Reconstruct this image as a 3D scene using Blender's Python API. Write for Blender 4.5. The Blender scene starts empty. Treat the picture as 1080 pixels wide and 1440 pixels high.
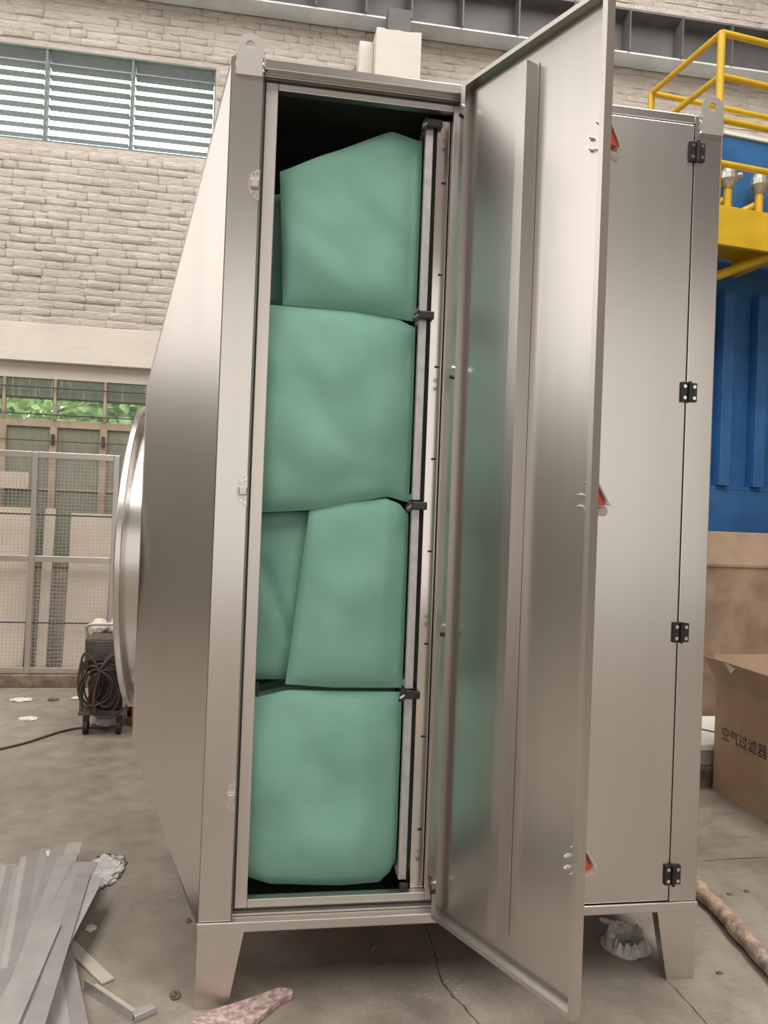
import bpy, bmesh, math, random
from mathutils import Vector, Matrix, noise
random.seed(7)
PI = math.pi
scene = bpy.context.scene
col = scene.collection

# ------------------------------------------------------------------ camera
FPX = 1081.0
CAM = Vector((0.1354, -2.3219, 1.4648)); YAW, PITCH, ROLL = -0.1595, 0.0083, 0.0374
_r = Vector((math.cos(YAW), math.sin(YAW), 0)); _f0 = Vector((-math.sin(YAW), math.cos(YAW), 0)); _u0 = Vector((0, 0, 1))
_f = math.cos(PITCH)*_f0 + math.sin(PITCH)*_u0
_u = -math.sin(PITCH)*_f0 + math.cos(PITCH)*_u0
CR = math.cos(ROLL)*_r + math.sin(ROLL)*_u
CU = -math.sin(ROLL)*_r + math.cos(ROLL)*_u
CF = _f
cd = bpy.data.cameras.new('camera'); cam = bpy.data.objects.new('camera', cd); col.objects.link(cam)
cd.sensor_fit = 'VERTICAL'; cd.sensor_height = 24.0; cd.lens = 24.0*FPX/1440.0
cd.clip_start = 0.05; cd.clip_end = 200
cam.matrix_world = Matrix(((CR.x, CU.x, -CF.x, CAM.x), (CR.y, CU.y, -CF.y, CAM.y), (CR.z, CU.z, -CF.z, CAM.z), (0, 0, 0, 1)))
scene.camera = cam
def ray(x, y): return CF + CR*((x-540)/FPX) - CU*((y-720)/FPX)
def onX(x, y, v): d = ray(x, y); return CAM + d*((v-CAM.x)/d.x)
def onY(x, y, v): d = ray(x, y); return CAM + d*((v-CAM.y)/d.y)
def onZ(x, y, v=0.0): d = ray(x, y); return CAM + d*((v-CAM.z)/d.z)
def proj(p):
    d = Vector(p)-CAM; z = d.dot(CF)
    return (540+FPX*d.dot(CR)/z, 720-FPX*d.dot(CU)/z) if z > 0.05 else (-9999, -9999)

# ------------------------------------------------------------------ world, lights, exposure
world = bpy.data.worlds.new('overcast'); scene.world = world; world.use_nodes = True
bg = world.node_tree.nodes['Background']
bg.inputs['Color'].default_value = (0.90, 0.95, 1.0, 1); bg.inputs['Strength'].default_value = 4.0
def area(name, loc, target, sx, sy, power, color):
    l = bpy.data.lights.new(name, 'AREA'); l.shape = 'RECTANGLE'; l.size = sx; l.size_y = sy
    l.energy = power; l.color = color
    o = bpy.data.objects.new(name, l); col.objects.link(o); o.location = loc
    o.rotation_euler = (Vector(target)-Vector(loc)).to_track_quat('-Z', 'Y').to_euler()
    return o
WARM = (1.0, 0.955, 0.90)
# daylight openings of the hall, none of them in the picture; the steel doors mirror the gate and the side windows
area('gate_behind_camera_offscreen', (2.0, -8.95, 2.7), (2.0, 0, 2.7), 11.0, 5.0, 170, WARM)
area('window_left_offscreen', (-7.95, 0.2, 5.9), (0, 0.2, 5.9), 8.4, 5.2, 215, WARM)
area('skylight_left_offscreen', (-3.2, -2.0, 8.95), (-3.2, -2.0, 0), 3.0, 11.0, 800, WARM)
area('skylight_right_offscreen', (3.2, -2.0, 8.95), (3.2, -2.0, 0), 3.0, 11.0, 800, WARM)
vs = scene.view_settings
vs.view_transform = 'Standard'; vs.look = 'None'; vs.exposure = 0.0; vs.gamma = 1.0; vs.use_curve_mapping = False

# ------------------------------------------------------------------ materials
MATS = {}
def new_mat(name):
    m = bpy.data.materials.new(name); m.use_nodes = True; MATS[name] = m
    nt = m.node_tree; return m, nt, nt.nodes, nt.links, nt.nodes['Principled BSDF']
def tex_coord(nt, scale=(1, 1, 1), kind='Object'):
    tc = nt.nodes.new('ShaderNodeTexCoord'); mp = nt.nodes.new('ShaderNodeMapping')
    mp.inputs['Scale'].default_value = scale; nt.links.new(tc.outputs[kind], mp.inputs['Vector']); return mp.outputs['Vector']
def world_coord(nt, scale):
    g = nt.nodes.new('ShaderNodeNewGeometry'); mp = nt.nodes.new('ShaderNodeMapping')
    mp.inputs['Scale'].default_value = scale; nt.links.new(g.outputs['Position'], mp.inputs['Vector']); return mp.outputs['Vector']
def noise_n(nt, vec, scale, detail=4, rough=0.55, dist=0.0):
    n = nt.nodes.new('ShaderNodeTexNoise'); n.inputs['Scale'].default_value = scale; n.inputs['Detail'].default_value = detail
    n.inputs['Roughness'].default_value = rough; n.inputs['Distortion'].default_value = dist
    nt.links.new(vec, n.inputs['Vector']); return n.outputs['Fac']
def ramp(nt, fac, stops):
    r = nt.nodes.new('ShaderNodeValToRGB'); e = r.color_ramp.elements
    while len(e) < len(stops): e.new(0.5)
    for el, (p, c) in zip(e, stops):
        el.position = p; el.color = (c[0], c[1], c[2], 1) if not isinstance(c, (int, float)) else (c, c, c, 1)
    r.color_ramp.interpolation = 'EASE'; nt.links.new(fac, r.inputs['Fac']); return r.outputs['Color']
def bump(nt, height, strength, dist, bsdf, chain=None):
    b = nt.nodes.new('ShaderNodeBump'); b.inputs['Strength'].default_value = strength; b.inputs['Distance'].default_value = dist
    nt.links.new(height, b.inputs['Height'])
    if chain: nt.links.new(chain, b.inputs['Normal'])
    nt.links.new(b.outputs['Normal'], bsdf.inputs['Normal']); return b.outputs['Normal']
def plain(name, c, rough=0.5, metal=0.0, var=0.12, scale=12.0, bmp=0.0, bscale=60.0, kind='Object', spec=None):
    m, nt, N, L, b = new_mat(name)
    v = tex_coord(nt, kind=kind)
    f = noise_n(nt, v, scale, 5)
    lo = tuple(x*(1-var) for x in c); hi = tuple(min(1, x*(1+var)) for x in c)
    L.new(ramp(nt, f, [(0.3, lo), (0.7, hi)]), b.inputs['Base Color'])
    b.inputs['Roughness'].default_value = rough; b.inputs['Metallic'].default_value = metal
    if spec is not None: b.inputs['Specular IOR Level'].default_value = spec
    if bmp: bump(nt, noise_n(nt, v, bscale, 4), bmp, 0.01, b)
    return m
def steel(name, c=(0.60, 0.572, 0.548), rough=0.27):
    m, nt, N, L, b = new_mat(name)
    b.inputs['Metallic'].default_value = 1.0; b.inputs['Roughness'].default_value = rough
    cloud = noise_n(nt, tex_coord(nt, (7, 7, 0.6)), 2.0, 2, 0.5)
    L.new(ramp(nt, cloud, [(0.0, tuple(x*0.965 for x in c)), (1.0, tuple(min(1, x*1.035) for x in c))]), b.inputs['Base Color'])
    return m
STEEL = steel('brushed_stainless', rough=0.24)
STEEL_DOOR = steel('door_stainless', (0.60, 0.572, 0.548), 0.285)
STEEL_HOOD = steel('hood_stainless', (0.60, 0.572, 0.548), 0.27)
STEEL_SAT = steel('satin_frame_steel', (0.62, 0.588, 0.556), 0.36)
STEEL_MIR = steel('polished_rail_steel', (0.64, 0.61, 0.58), 0.14)
STEEL_GALV = plain('galvanised_steel', (0.52, 0.50, 0.50), 0.42, 0.55, 0.10, 30)
STEEL_STRIP = plain('grey_sheet_steel', (0.385, 0.365, 0.355), 0.42, 0.30, 0.08, 9)
CHROME = plain('chrome', (0.75, 0.74, 0.72), 0.16, 1.0, 0.03)
LATCHM = plain('latch_alloy', (0.78, 0.76, 0.74), 0.34, 0.75, 0.03)
BLACK = plain('black_hinge_plastic', (0.018, 0.017, 0.018), 0.35)
BLACKM = plain('black_clamp_metal', (0.03, 0.03, 0.033), 0.3, 0.3)
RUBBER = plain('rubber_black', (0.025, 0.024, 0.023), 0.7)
REDP = plain('red_plastic', (0.62, 0.06, 0.035), 0.4, 0, 0.06)
ORANGE = plain('orange_plastic', (0.78, 0.16, 0.07), 0.5, 0, 0.1)
RUST = plain('rust', (0.16, 0.075, 0.04), 0.9, 0, 0.4, 60)
def green_mat():
    m, nt, N, L, b = new_mat('green_filter_fabric')
    v = tex_coord(nt)
    f = noise_n(nt, v, 5.0, 4, 0.5)
    fine = noise_n(nt, tex_coord(nt, (420, 420, 420)), 1.0, 2)
    mix = N.new('ShaderNodeMix'); mix.data_type = 'RGBA'; mix.blend_type = 'MULTIPLY'; mix.inputs[0].default_value = 0.35
    L.new(ramp(nt, f, [(0.3, (0.25, 0.535, 0.41)), (0.7, (0.30, 0.595, 0.475))]), mix.inputs[6])
    L.new(ramp(nt, fine, [(0.3, 0.75), (0.7, 1.0)]), mix.inputs[7])
    L.new(mix.outputs[2], b.inputs['Base Color'])
    b.inputs['Roughness'].default_value = 0.75
    b.inputs['Sheen Weight'].default_value = 0.25
    tr = N.new('ShaderNodeBsdfTranslucent'); L.new(mix.outputs[2], tr.inputs['Color'])
    ms = N.new('ShaderNodeMixShader'); ms.inputs[0].default_value = 0.22
    out = N['Material Output']
    L.new(b.outputs[0], ms.inputs[1]); L.new(tr.outputs[0], ms.inputs[2]); L.new(ms.outputs[0], out.inputs['Surface'])
    bump(nt, fine, 0.15, 0.002, b)
    return m
GREEN = green_mat()
def floor_mat():
    m, nt, N, L, b = new_mat('worn_concrete')
    v = tex_coord(nt)
    a = noise_n(nt, v, 0.8, 6, 0.6); d = noise_n(nt, v, 7.0, 6, 0.65); e = noise_n(nt, v, 60.0, 3, 0.6)
    c1 = ramp(nt, a, [(0.28, (0.225, 0.192, 0.155)), (0.72, (0.385, 0.338, 0.288))])
    c2 = ramp(nt, d, [(0.3, 0.72), (0.65, 1.0)])
    c3 = ramp(nt, e, [(0.3, 0.86), (0.6, 1.0)])
    m1 = N.new('ShaderNodeMix'); m1.data_type = 'RGBA'; m1.blend_type = 'MULTIPLY'; m1.inputs[0].default_value = 0.8
    m2 = N.new('ShaderNodeMix'); m2.data_type = 'RGBA'; m2.blend_type = 'MULTIPLY'; m2.inputs[0].default_value = 0.8
    L.new(c1, m1.inputs[6]); L.new(c2, m1.inputs[7]); L.new(m1.outputs[2], m2.inputs[6]); L.new(c3, m2.inputs[7])
    L.new(m2.outputs[2], b.inputs['Base Color'])
    L.new(ramp(nt, d, [(0.3, 0.42), (0.7, 0.68)]), b.inputs['Roughness'])
    bump(nt, e, 0.12, 0.006, b)
    return m
FLOOR = floor_mat()
def wash_mat(name, hi, lo, crackle=True):
    m, nt, N, L, b = new_mat(name)
    v = tex_coord(nt, (1, 1, 1), 'Generated') if False else world_coord(nt, (1, 1, 1))
    a = noise_n(nt, v, 1.6, 6, 0.65); d = noise_n(nt, world_coord(nt, (4, 4, 13)), 1.7, 7, 0.75, 1.2)
    c1 = ramp(nt, a, [(0.25, lo), (0.7, hi)])
    spots = ramp(nt, d, [(0.35, (0.40, 0.35, 0.30)), (0.42, (1, 1, 1))])
    mx = N.new('ShaderNodeMix'); mx.data_type = 'RGBA'; mx.blend_type = 'MULTIPLY'; mx.inputs[0].default_value = 0.55 if crackle else 0.15
    L.new(c1, mx.inputs[6]); L.new(spots, mx.inputs[7]); L.new(mx.outputs[2], b.inputs['Base Color'])
    b.inputs['Roughness'].default_value = 0.9
    n1 = bump(nt, noise_n(nt, world_coord(nt, (5, 5, 15)), 2.5, 8, 0.72, 0.8), 0.8 if crackle else 0.15, 0.035, b)
    return m
WASH = wash_mat('whitewashed_brick', (0.75, 0.685, 0.615), (0.63, 0.565, 0.50))
PLASTER = wash_mat('plaster_band', (0.76, 0.70, 0.63), (0.66, 0.60, 0.54), False)
COLW = wash_mat('column_paint', (0.68, 0.655, 0.60), (0.60, 0.575, 0.52), False)
ROOF = plain('roof_sheet', (0.16, 0.15, 0.14), 0.8)
HALLWALL = plain('hall_wall', (0.24, 0.22, 0.195), 0.85)
BEAM = plain('grey_beam_paint', (0.125, 0.118, 0.118), 0.55, 0, 0.15, 3)
BEAMB = plain('pale_beam_flange', (0.66, 0.70, 0.72), 0.5, 0, 0.12, 3)
YELLOW = plain('yellow_paint', (0.64, 0.405, 0.016), 0.4, 0, 0.1, 6)
BLUE = plain('blue_paint', (0.035, 0.145, 0.37), 0.38, 0, 0.18, 3)
PLY = plain('brown_board', (0.33, 0.225, 0.155), 0.75, 0, 0.28, 3.5)
PLYL = plain('tan_board', (0.48, 0.345, 0.245), 0.75, 0, 0.15, 3.5)
CARD = plain('cardboard', (0.40, 0.28, 0.185), 0.85, 0, 0.1, 4, 0.05)
INK = plain('black_ink', (0.02, 0.016, 0.014), 0.8)
CREAM = plain('cream_board', (0.74, 0.64, 0.54), 0.8, 0, 0.09, 3)
WHITEB = plain('white_board', (0.78, 0.77, 0.74), 0.6, 0, 0.06, 3)
WOODF = plain('window_wood', (0.42, 0.33, 0.245), 0.7, 0, 0.15, 9)
DARKIRON = plain('dark_iron_bar', (0.06, 0.065, 0.06), 0.6)
FRAMEG = plain('grey_green_frame', (0.16, 0.20, 0.18), 0.6)
TIMBER = plain('weathered_timber', (0.20, 0.145, 0.105), 0.9, 0, 0.35, 12)
LOGM = plain('weathered_log', (0.40, 0.29, 0.225), 0.85, 0, 0.42, 22, 0.9, 45)
WELD = plain('welder_shell', (0.075, 0.066, 0.06), 0.5, 0, 0.3, 20)
WELDB = plain('welder_brown', (0.115, 0.09, 0.08), 0.6, 0, 0.2, 20)
CABLE = plain('cable_black', (0.03, 0.026, 0.024), 0.5)
CABLEB = plain('cable_brown', (0.085, 0.04, 0.03), 0.6)
PAPER = plain('paper_scrap', (0.72, 0.66, 0.58), 0.8, 0, 0.15, 40)
PINK = plain('pink_stained_wood', (0.46, 0.33, 0.31), 0.8, 0, 0.42, 55, 0.6, 60)
FLATBAR = plain('pale_flat_bar', (0.55, 0.51, 0.43), 0.45, 0.2, 0.08)
CRACKM = plain('crack_dark', (0.075, 0.063, 0.05), 0.95)
GROUND = plain('outside_ground', (0.30, 0.33, 0.20), 0.9, 0, 0.3, 3)
LEAF = plain('bright_leaf', (0.60, 0.68, 0.32), 0.6, 0, 0.35, 5)
DEBRIS = plain('floor_debris', (0.16, 0.12, 0.10), 0.9, 0, 0.5, 60)
CRUMB = plain('plaster_crumb', (0.44, 0.40, 0.35), 0.9, 0, 0.2, 60)
def film_mat():
    m, nt, N, L, b = new_mat('crumpled_film')
    v = tex_coord(nt)
    L.new(ramp(nt, noise_n(nt, v, 14, 5), [(0.3, (0.58, 0.57, 0.55)), (0.7, (0.82, 0.81, 0.79))]), b.inputs['Base Color'])
    b.inputs['Roughness'].default_value = 0.25; b.inputs['Metallic'].default_value = 0.05
    bump(nt, noise_n(nt, v, 38, 5, 0.6, 1.0), 0.8, 0.02, b)
    return m
FILM = film_mat()
def glass_mat(name, tint, trans, rough, drips=False):
    m, nt, N, L, b = new_mat(name)
    v = tex_coord(nt, (14, 14, 2.2))
    f = noise_n(nt, v, 1.6, 5, 0.7)
    L.new(ramp(nt, f, [(0.3, tuple(x*0.75 for x in tint)), (0.7, tint)]), b.inputs['Base Color'])
    if drips:
        dr = noise_n(nt, world_coord(nt, (75, 75, 4)), 1.0, 2, 0.5)
        mx = N.new('ShaderNodeMix'); mx.data_type = 'RGBA'; L.new(ramp(nt, dr, [(0.66, 0.0), (0.72, 0.85)]), mx.inputs[0])
        L.new(b.inputs['Base Color'].links[0].from_socket, mx.inputs[6]); mx.inputs[7].default_value = (0.8, 0.8, 0.76, 1); L.new(mx.outputs[2], b.inputs['Base Color'])
    b.inputs['Roughness'].default_value = rough
    tp = N.new('ShaderNodeBsdfTransparent'); tp.inputs['Color'].default_value = (0.80, 0.90, 0.84, 1)
    tl = N.new('ShaderNodeBsdfTranslucent'); tl.inputs['Color'].default_value = (*tint, 1)
    a = N.new('ShaderNodeMixShader'); a.inputs[0].default_value = 0.35
    L.new(b.outputs[0], a.inputs[1]); L.new(tl.outputs[0], a.inputs[2])
    ms = N.new('ShaderNodeMixShader'); ms.inputs[0].default_value = trans
    L.new(a.outputs[0], ms.inputs[1]); L.new(tp.outputs[0], ms.inputs[2])
    L.new(ms.outputs[0], N['Material Output'].inputs['Surface'])
    return m
GL_SLAT = glass_mat('louvre_glass', (0.42, 0.44, 0.46), 0.10, 0.3)
GL_DIRTY = glass_mat('grimy_glass', (0.29, 0.32, 0.26), 0.08, 0.3, True)
GL_GREY = glass_mat('grey_green_glass', (0.38, 0.385, 0.31), 0.03, 0.35)
GL_CLEAR = glass_mat('clear_glass', (0.30, 0.34, 0.28), 0.80, 0.1)

# ------------------------------------------------------------------ mesh helpers
def wmat(o):
    m = o.matrix_basis.copy()
    return wmat(o.parent) @ m if o.parent else m
class MB:
    def __init__(s): s.v = []; s.f = []
    def add(s, verts, faces):
        k = len(s.v); s.v += [Vector(p) for p in verts]; s.f += [tuple(i+k for i in f) for f in faces]; return s
    def box(s, lo, hi):
        x0, y0, z0 = lo; x1, y1, z1 = hi
        return s.add([(x0,y0,z0),(x1,y0,z0),(x1,y1,z0),(x0,y1,z0),(x0,y0,z1),(x1,y0,z1),(x1,y1,z1),(x0,y1,z1)],
                     [(0,3,2,1),(4,5,6,7),(0,1,5,4),(1,2,6,5),(2,3,7,6),(3,0,4,7)])
    def prism(s, pts, axis, a, b):
        # outline pts (2-D) extruded along axis between a and b
        n = len(pts)
        def P(p, t):
            return {'x': (t, p[0], p[1]), 'y': (p[0], t, p[1]), 'z': (p[0], p[1], t)}[axis]
        return s.add([P(p, a) for p in pts]+[P(p, b) for p in pts],
              [tuple(range(n-1, -1, -1)), tuple(range(n, 2*n))]+[(i, (i+1) % n, n+(i+1) % n, n+i) for i in range(n)])
    def tube(s, pts, r, n=8, closed=False):
        pts = [Vector(p) for p in pts]; m = len(pts); k0 = len(s.v)
        rr = r if isinstance(r, (list, tuple)) else [r]*m
        prev = None
        for i in range(m):
            a = pts[(i-1) % m] if closed or i > 0 else pts[i]; b = pts[(i+1) % m] if closed or i < m-1 else pts[i]
            t = (b-a).normalized()
            if prev is None:
                side = t.cross(Vector((0, 0, 1)))
                if side.length < 1e-3: side = t.cross(Vector((1, 0, 0)))
                side.normalize()
            else:
                side = (prev - t*prev.dot(t))
                side = side.normalized() if side.length > 1e-6 else t.orthogonal().normalized()
            prev = side; up = side.cross(t)
            for j in range(n):
                a_ = 2*PI*j/n
                s.v.append(pts[i]+side*(rr[i]*math.cos(a_))+up*(rr[i]*math.sin(a_)))
        rows = m if closed else m-1
        for i in range(rows):
            for j in range(n):
                s.f.append((k0+i*n+j, k0+i*n+(j+1) % n, k0+((i+1) % m)*n+(j+1) % n, k0+((i+1) % m)*n+j))
        if not closed:
            s.f.append(tuple(k0+j for j in range(n-1, -1, -1))); s.f.append(tuple(k0+(m-1)*n+j for j in range(n)))
        return s
    def cyl(s, a, b, r, n=16): return s.tube([a, b], r, n)
    def xf(s, M):
        s.v = [M @ p for p in s.v]; return s
    def build(s, name, mat, parent=None, bevel=0.0, seg=2, smooth=False, local=False):
        vs_ = s.v
        if parent is not None and not local:
            inv = wmat(parent).inverted(); vs_ = [inv @ p for p in s.v]
        me = bpy.data.meshes.new(name); me.from_pydata([tuple(p) for p in vs_], [], s.f)
        bm = bmesh.new(); bm.from_mesh(me); bmesh.ops.recalc_face_normals(bm, faces=bm.faces[:])
        if bevel:
            ed = [e for e in bm.edges if len(e.link_faces) == 2 and e.calc_face_angle(0) > 0.5]
            bmesh.ops.bevel(bm, geom=ed, offset=bevel, segments=seg, affect='EDGES', profile=0.5, clamp_overlap=True)
        if smooth:
            for f in bm.faces: f.smooth = True
        bm.to_mesh(me); bm.free()
        if smooth:
            try: me.set_sharp_from_angle(angle=math.radians(40))
            except Exception: pass
        me.materials.append(mat)
        o = bpy.data.objects.new(name, me); col.objects.link(o)
        if parent is not None: o.parent = parent
        return o
def box(name, lo, hi, mat, parent=None, bevel=0.0, **k): return MB().box(lo, hi).build(name, mat, parent, bevel, **k)
def tag(o, label, cat=None, group=None, kind=None):
    o['label'] = label
    if cat: o['category'] = cat
    if group: o['group'] = group
    if kind: o['kind'] = kind
    return o
def thing(name, label, cat, loc=(0, 0, 0), rotz=0.0, group=None):
    o = bpy.data.objects.new(name, None); o.empty_display_size = 0.1; col.objects.link(o)
    o.location = loc; o.rotation_euler = (0, 0, rotz); return tag(o, label, cat, group)
def link_copy(o, parent, loc=None, rot=None):
    c = o.copy(); col.objects.link(c); c.parent = parent
    if loc is not None: c.location = loc
    if rot is not None: c.rotation_euler = rot
    for ch in list(o.children): link_copy(ch, c)
    return c
def smooth_path(pts, k=6):
    pts = [Vector(p) for p in pts]; out = []
    for i in range(len(pts)-1):
        p0 = pts[max(i-1, 0)]; p1 = pts[i]; p2 = pts[i+1]; p3 = pts[min(i+2, len(pts)-1)]
        for j in range(k):
            t = j/k
            out.append(0.5*((2*p1)+(-p0+p2)*t+(2*p0-5*p1+4*p2-p3)*t*t+(-p0+3*p1-3*p2+p3)*t**3))
    out.append(pts[-1]); return out

# ================================================================== THE SETTING
floor = tag(box('floor', (-8, -9, -0.12), (8, 4.6, 0), FLOOR), 'grey-tan worn concrete hall floor', kind='structure')
WY = 4.60      # plane of the whitewashed wall
# back wall around its two openings
UW = (-3.55, -0.395, 4.565, 5.375)      # louvre window  x0 x1 z0 z1 (on the wall plane)
LW = (-4.2, 0.55, 0.95, 2.685)          # tall lower window band
wb = MB()
wb.box((-8, WY, 5.375), (8, WY+0.3, 9)); wb.box((-8, WY, 4.565), (UW[0], WY+0.3, 5.375)); wb.box((UW[1], WY, 4.565), (8, WY+0.3, 5.375))
wb.box((-8, WY, LW[3]), (8, WY+0.3, 4.565)); wb.box((-8, WY, LW[2]), (LW[0], WY+0.3, LW[3])); wb.box((LW[1], WY, LW[2]), (8, WY+0.3, LW[3]))
wb.box((-8, WY, 0), (8, WY+0.3, LW[2]))
wall_back = tag(wb.build('wall_back', WASH), 'whitewashed rough brick wall with windows behind the steel cabinet', kind='structure')
box('plaster_band', (-8, WY-0.03, 2.685), (0.9, WY, 3.01), PLASTER, wall_back, 0.006)
tag(box('wall_left', (-8.2, -9, 0), (-8, 4.9, 9), HALLWALL), 'plain hall wall with high windows', kind='structure')
tag(box('wall_right', (8, -9, 0), (8.2, 4.9, 9), HALLWALL), 'plain hall wall beyond the blue machine', kind='structure')
tag(box('wall_front', (-8.2, -9.2, 0), (8.2, -9, 9), HALLWALL), 'plain hall wall facing the cabinet', kind='structure')
tag(box('ceiling', (-8.2, -9.2, 9), (8.2, 4.9, 9.2), ROOF), 'dark sheet roof of the hall', kind='structure')
tag(box('ground', (-14, 4.9, -0.2), (14, 24, -0.02), GROUND), 'green ground outside the windows', kind='structure')

# bricks: one by one where they show largest, the rest as one field
def brick_mesh(i):
    rnd = random.Random(100+i)
    w, h, d, b = 0.252, 0.066, 0.010, 0.012
    j = lambda s: rnd.uniform(-s, s)
    V = [(0,0,0),(w,0,0),(w,0,h),(0,0,h)]
    M_ = [(j(.006), -d*0.40+j(.003), j(.004)), (w+j(.006), -d*0.40+j(.003), j(.004)), (w+j(.006), -d*0.40+j(.003), h+j(.004)), (j(.006), -d*0.40+j(.003), h+j(.004))]
    F_ = [(b+j(.010), -d+j(.004), b*.8+j(.007)), (w-b+j(.010), -d+j(.004), b*.8+j(.007)), (w-b+j(.010), -d+j(.004), h-b*.8+j(.007)), (b+j(.010), -d+j(.004), h-b*.8+j(.007))]
    mid = (w/2+j(.05), -d-0.001+j(.004), h/2+j(.012))
    v = V+M_+F_+[mid]
    f = []
    for a in range(4):
        c = (a+1) % 4
        f += [(a, c, 4+c, 4+a), (4+a, 4+c, 8+c, 8+a), (8+a, 8+c, 12)]
    return v, f
BR = [brick_mesh(i) for i in range(10)]
BRM = []
for i, (v, f) in enumerate(BR):
    me = bpy.data.meshes.new('brick'); me.from_pydata(v, [], f); me.update(); me.materials.append(WASH)
    bm = bmesh.new(); bm.from_mesh(me); bmesh.ops.recalc_face_normals(bm, faces=bm.faces[:])
    for fc in bm.faces: fc.smooth = True
    bm.to_mesh(me); bm.free(); BRM.append(me)
spots = []
row = 0; z = 3.012
rb = random.Random(5)
while z < 7.6:
    ph = rb.uniform(0.058, 0.074)
    x = -4.4 + (row % 2)*0.125 + rb.uniform(-.05, .05)
    while x < 6.8:
        pw = rb.choice((0.25, 0.25, 0.25, 0.13, 0.20, 0.29))*rb.uniform(0.92, 1.08)
        inwin = (x+pw > UW[0]-0.01 and x < UW[1]+0.01 and z+ph > UW[2]-0.01 and z < UW[3]+0.005)
        if not inwin:
            p = proj((x+0.12, WY-0.03, z+0.03))
            vis = -20 < p[0] < 1100 and -15 < p[1] < 1440
            hid = 330 < p[0] < 1005 and p[1] > 112 + (p[0]-560)*0.13
            spots.append((0 if (vis and not hid) else 1, (Vector((x, WY, z))-CAM).length, x, z, rb.randrange(10), pw/0.252, ph/0.066, rb.uniform(0.6, 1.35)))
        x += pw
    z += ph; row += 1
spots.sort()
fieldmb = MB()
for n_, (hidn, dist, x, z, k, sx, sz, sy) in enumerate(spots):
    if n_ < 300:
        o = bpy.data.objects.new('brick', BRM[k]); col.objects.link(o); o.parent = wall_back; o.location = (x, WY, z); o.scale = (sx, sy, sz)
    else:
        fieldmb.add([(a*sx+x, b*sy+WY, c*sz+z) for a, b, c in BR[k][0]], BR[k][1])
bf = fieldmb.build('brick_field', WASH, wall_back, smooth=True); bf['kind'] = 'stuff'

# upper louvre window
lw = thing('window_1', 'long louvred window of tilted glass slats high in the white wall', 'window', (0, WY, UW[2])); lw['kind'] = 'structure'
del lw['category']
mull = [-3.55, -2.525, -1.808, -1.101, -0.395]
zb, zt = UW[2], UW[3]
fr = MB()
fr.box((UW[0], WY+0.0, zt-0.015), (UW[1], WY+0.10, zt)); fr.box((UW[0], WY+0.0, zb), (UW[1], WY+0.10, zb+0.015))
fr.build('window_frame', FRAMEG, lw)
for xm in mull:
    box('mullion', (xm-0.011, WY+0.005, zb+0.015), (xm+0.011, WY+0.09, zt-0.015), FRAMEG, lw, 0.003)
SL = None
nsl = 9; pitch = (zt-zb-0.03)/nsl
for k in range(4):
    x0, x1 = mull[k]+0.02, mull[k+1]-0.02
    SLk = None
    for i in range(nsl):
        zc = zb+0.015+(i+0.55)*pitch
        if SLk is None:
            m = MB().box((-(x1-x0)/2, -0.041, -0.003), ((x1-x0)/2, 0.041, 0.003))
            SLk = m.build('glass_slat', GL_SLAT, lw, local=True)
            o = SLk
        else:
            o = bpy.data.objects.new('glass_slat', SLk.data); col.objects.link(o); o.parent = lw
        o.location = ((x0+x1)/2, 0.055, zc-zb)
        o.rotation_euler = (math.radians(-4 - (34 if i >= nsl-1 else 0) - (12 if i == nsl-2 else 0) + (5 if i < 2 else 0) + random.uniform(-2, 2)), 0, 0)

# lower window band
w2 = thing('window_2', 'long low window with brown timber frames and grimy panes below the plaster band', 'window', (0, WY, LW[2])); w2['kind'] = 'structure'
del w2['category']
ZT, ZM, ZB = LW[3], 2.175, LW[2]
box('transom', (LW[0], WY+0.06, ZM-0.035), (LW[1], WY+0.13, ZM+0.03), WOODF, w2, 0.004)
box('window_sill', (LW[0], WY-0.03, ZB), (LW[1], WY+0.14, ZB+0.06), WOODF, w2, 0.004)
box('window_head', (LW[0], WY+0.06, ZT-0.13), (LW[1], WY+0.16, ZT), PLASTER, w2, 0.004)
MU = [-4.2+0.02]+[-4.02+0.412*i for i in range(12) if -4.02+0.412*i < 0.5]+[0.53]
MU = [-1.232+0.412*i for i in range(-7, 5)]
for xm in MU:
    if xm < LW[0] or xm > LW[1]: continue
    box('mullion', (xm-0.03, WY+0.05, ZB+0.06), (xm+0.03, WY+0.12, ZM-0.035), WOODF, w2, 0.004)
    box('upright_bar', (xm-0.012, WY+0.05, ZM+0.03), (xm+0.012, WY+0.10, ZT-0.13), WOODF, w2, 0.002)
    # panes
    a, b = xm+0.03, xm+0.412-0.03
    if b > LW[1]: continue
    zmid = 2.335
    box('pane', (a-0.018, WY+0.072, zmid+0.06), (b+0.018, WY+0.077, ZT-0.13), GL_DIRTY, w2)
    box('pane', (a-0.018, WY+0.072, ZM+0.03), (b+0.018, WY+0.077, zmid+0.045), GL_CLEAR, w2)
    box('glazing_bar', (a-0.018, WY+0.064, zmid+0.045), (b+0.018, WY+0.084, zmid+0.06), DARKIRON, w2)
    box('pane', (a, WY+0.082, 1.62), (b, WY+0.087, ZM-0.035), GL_GREY, w2)
    box('pane', (a, WY+0.082, ZB+0.06), (b, WY+0.087, 1.60), GL_GREY, w2)
    box('glazing_bar', (a, WY+0.07, 1.60), (b, WY+0.095, 1.62), WOODF, w2)
for zz, r_ in ((2.475, 0.006), (2.245, 0.006), (2.02, 0.005)):
    MB().cyl((LW[0], WY+0.03, zz), (LW[1], WY+0.03, zz), r_, 6).build('guard_bar', DARKIRON, w2)
for xm in (-1.644, -1.232):
    box('window_catch', (xm-0.012, WY+0.02, 1.99), (xm+0.012, WY+0.05, 2.08), DARKIRON, w2, 0.003)

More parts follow.
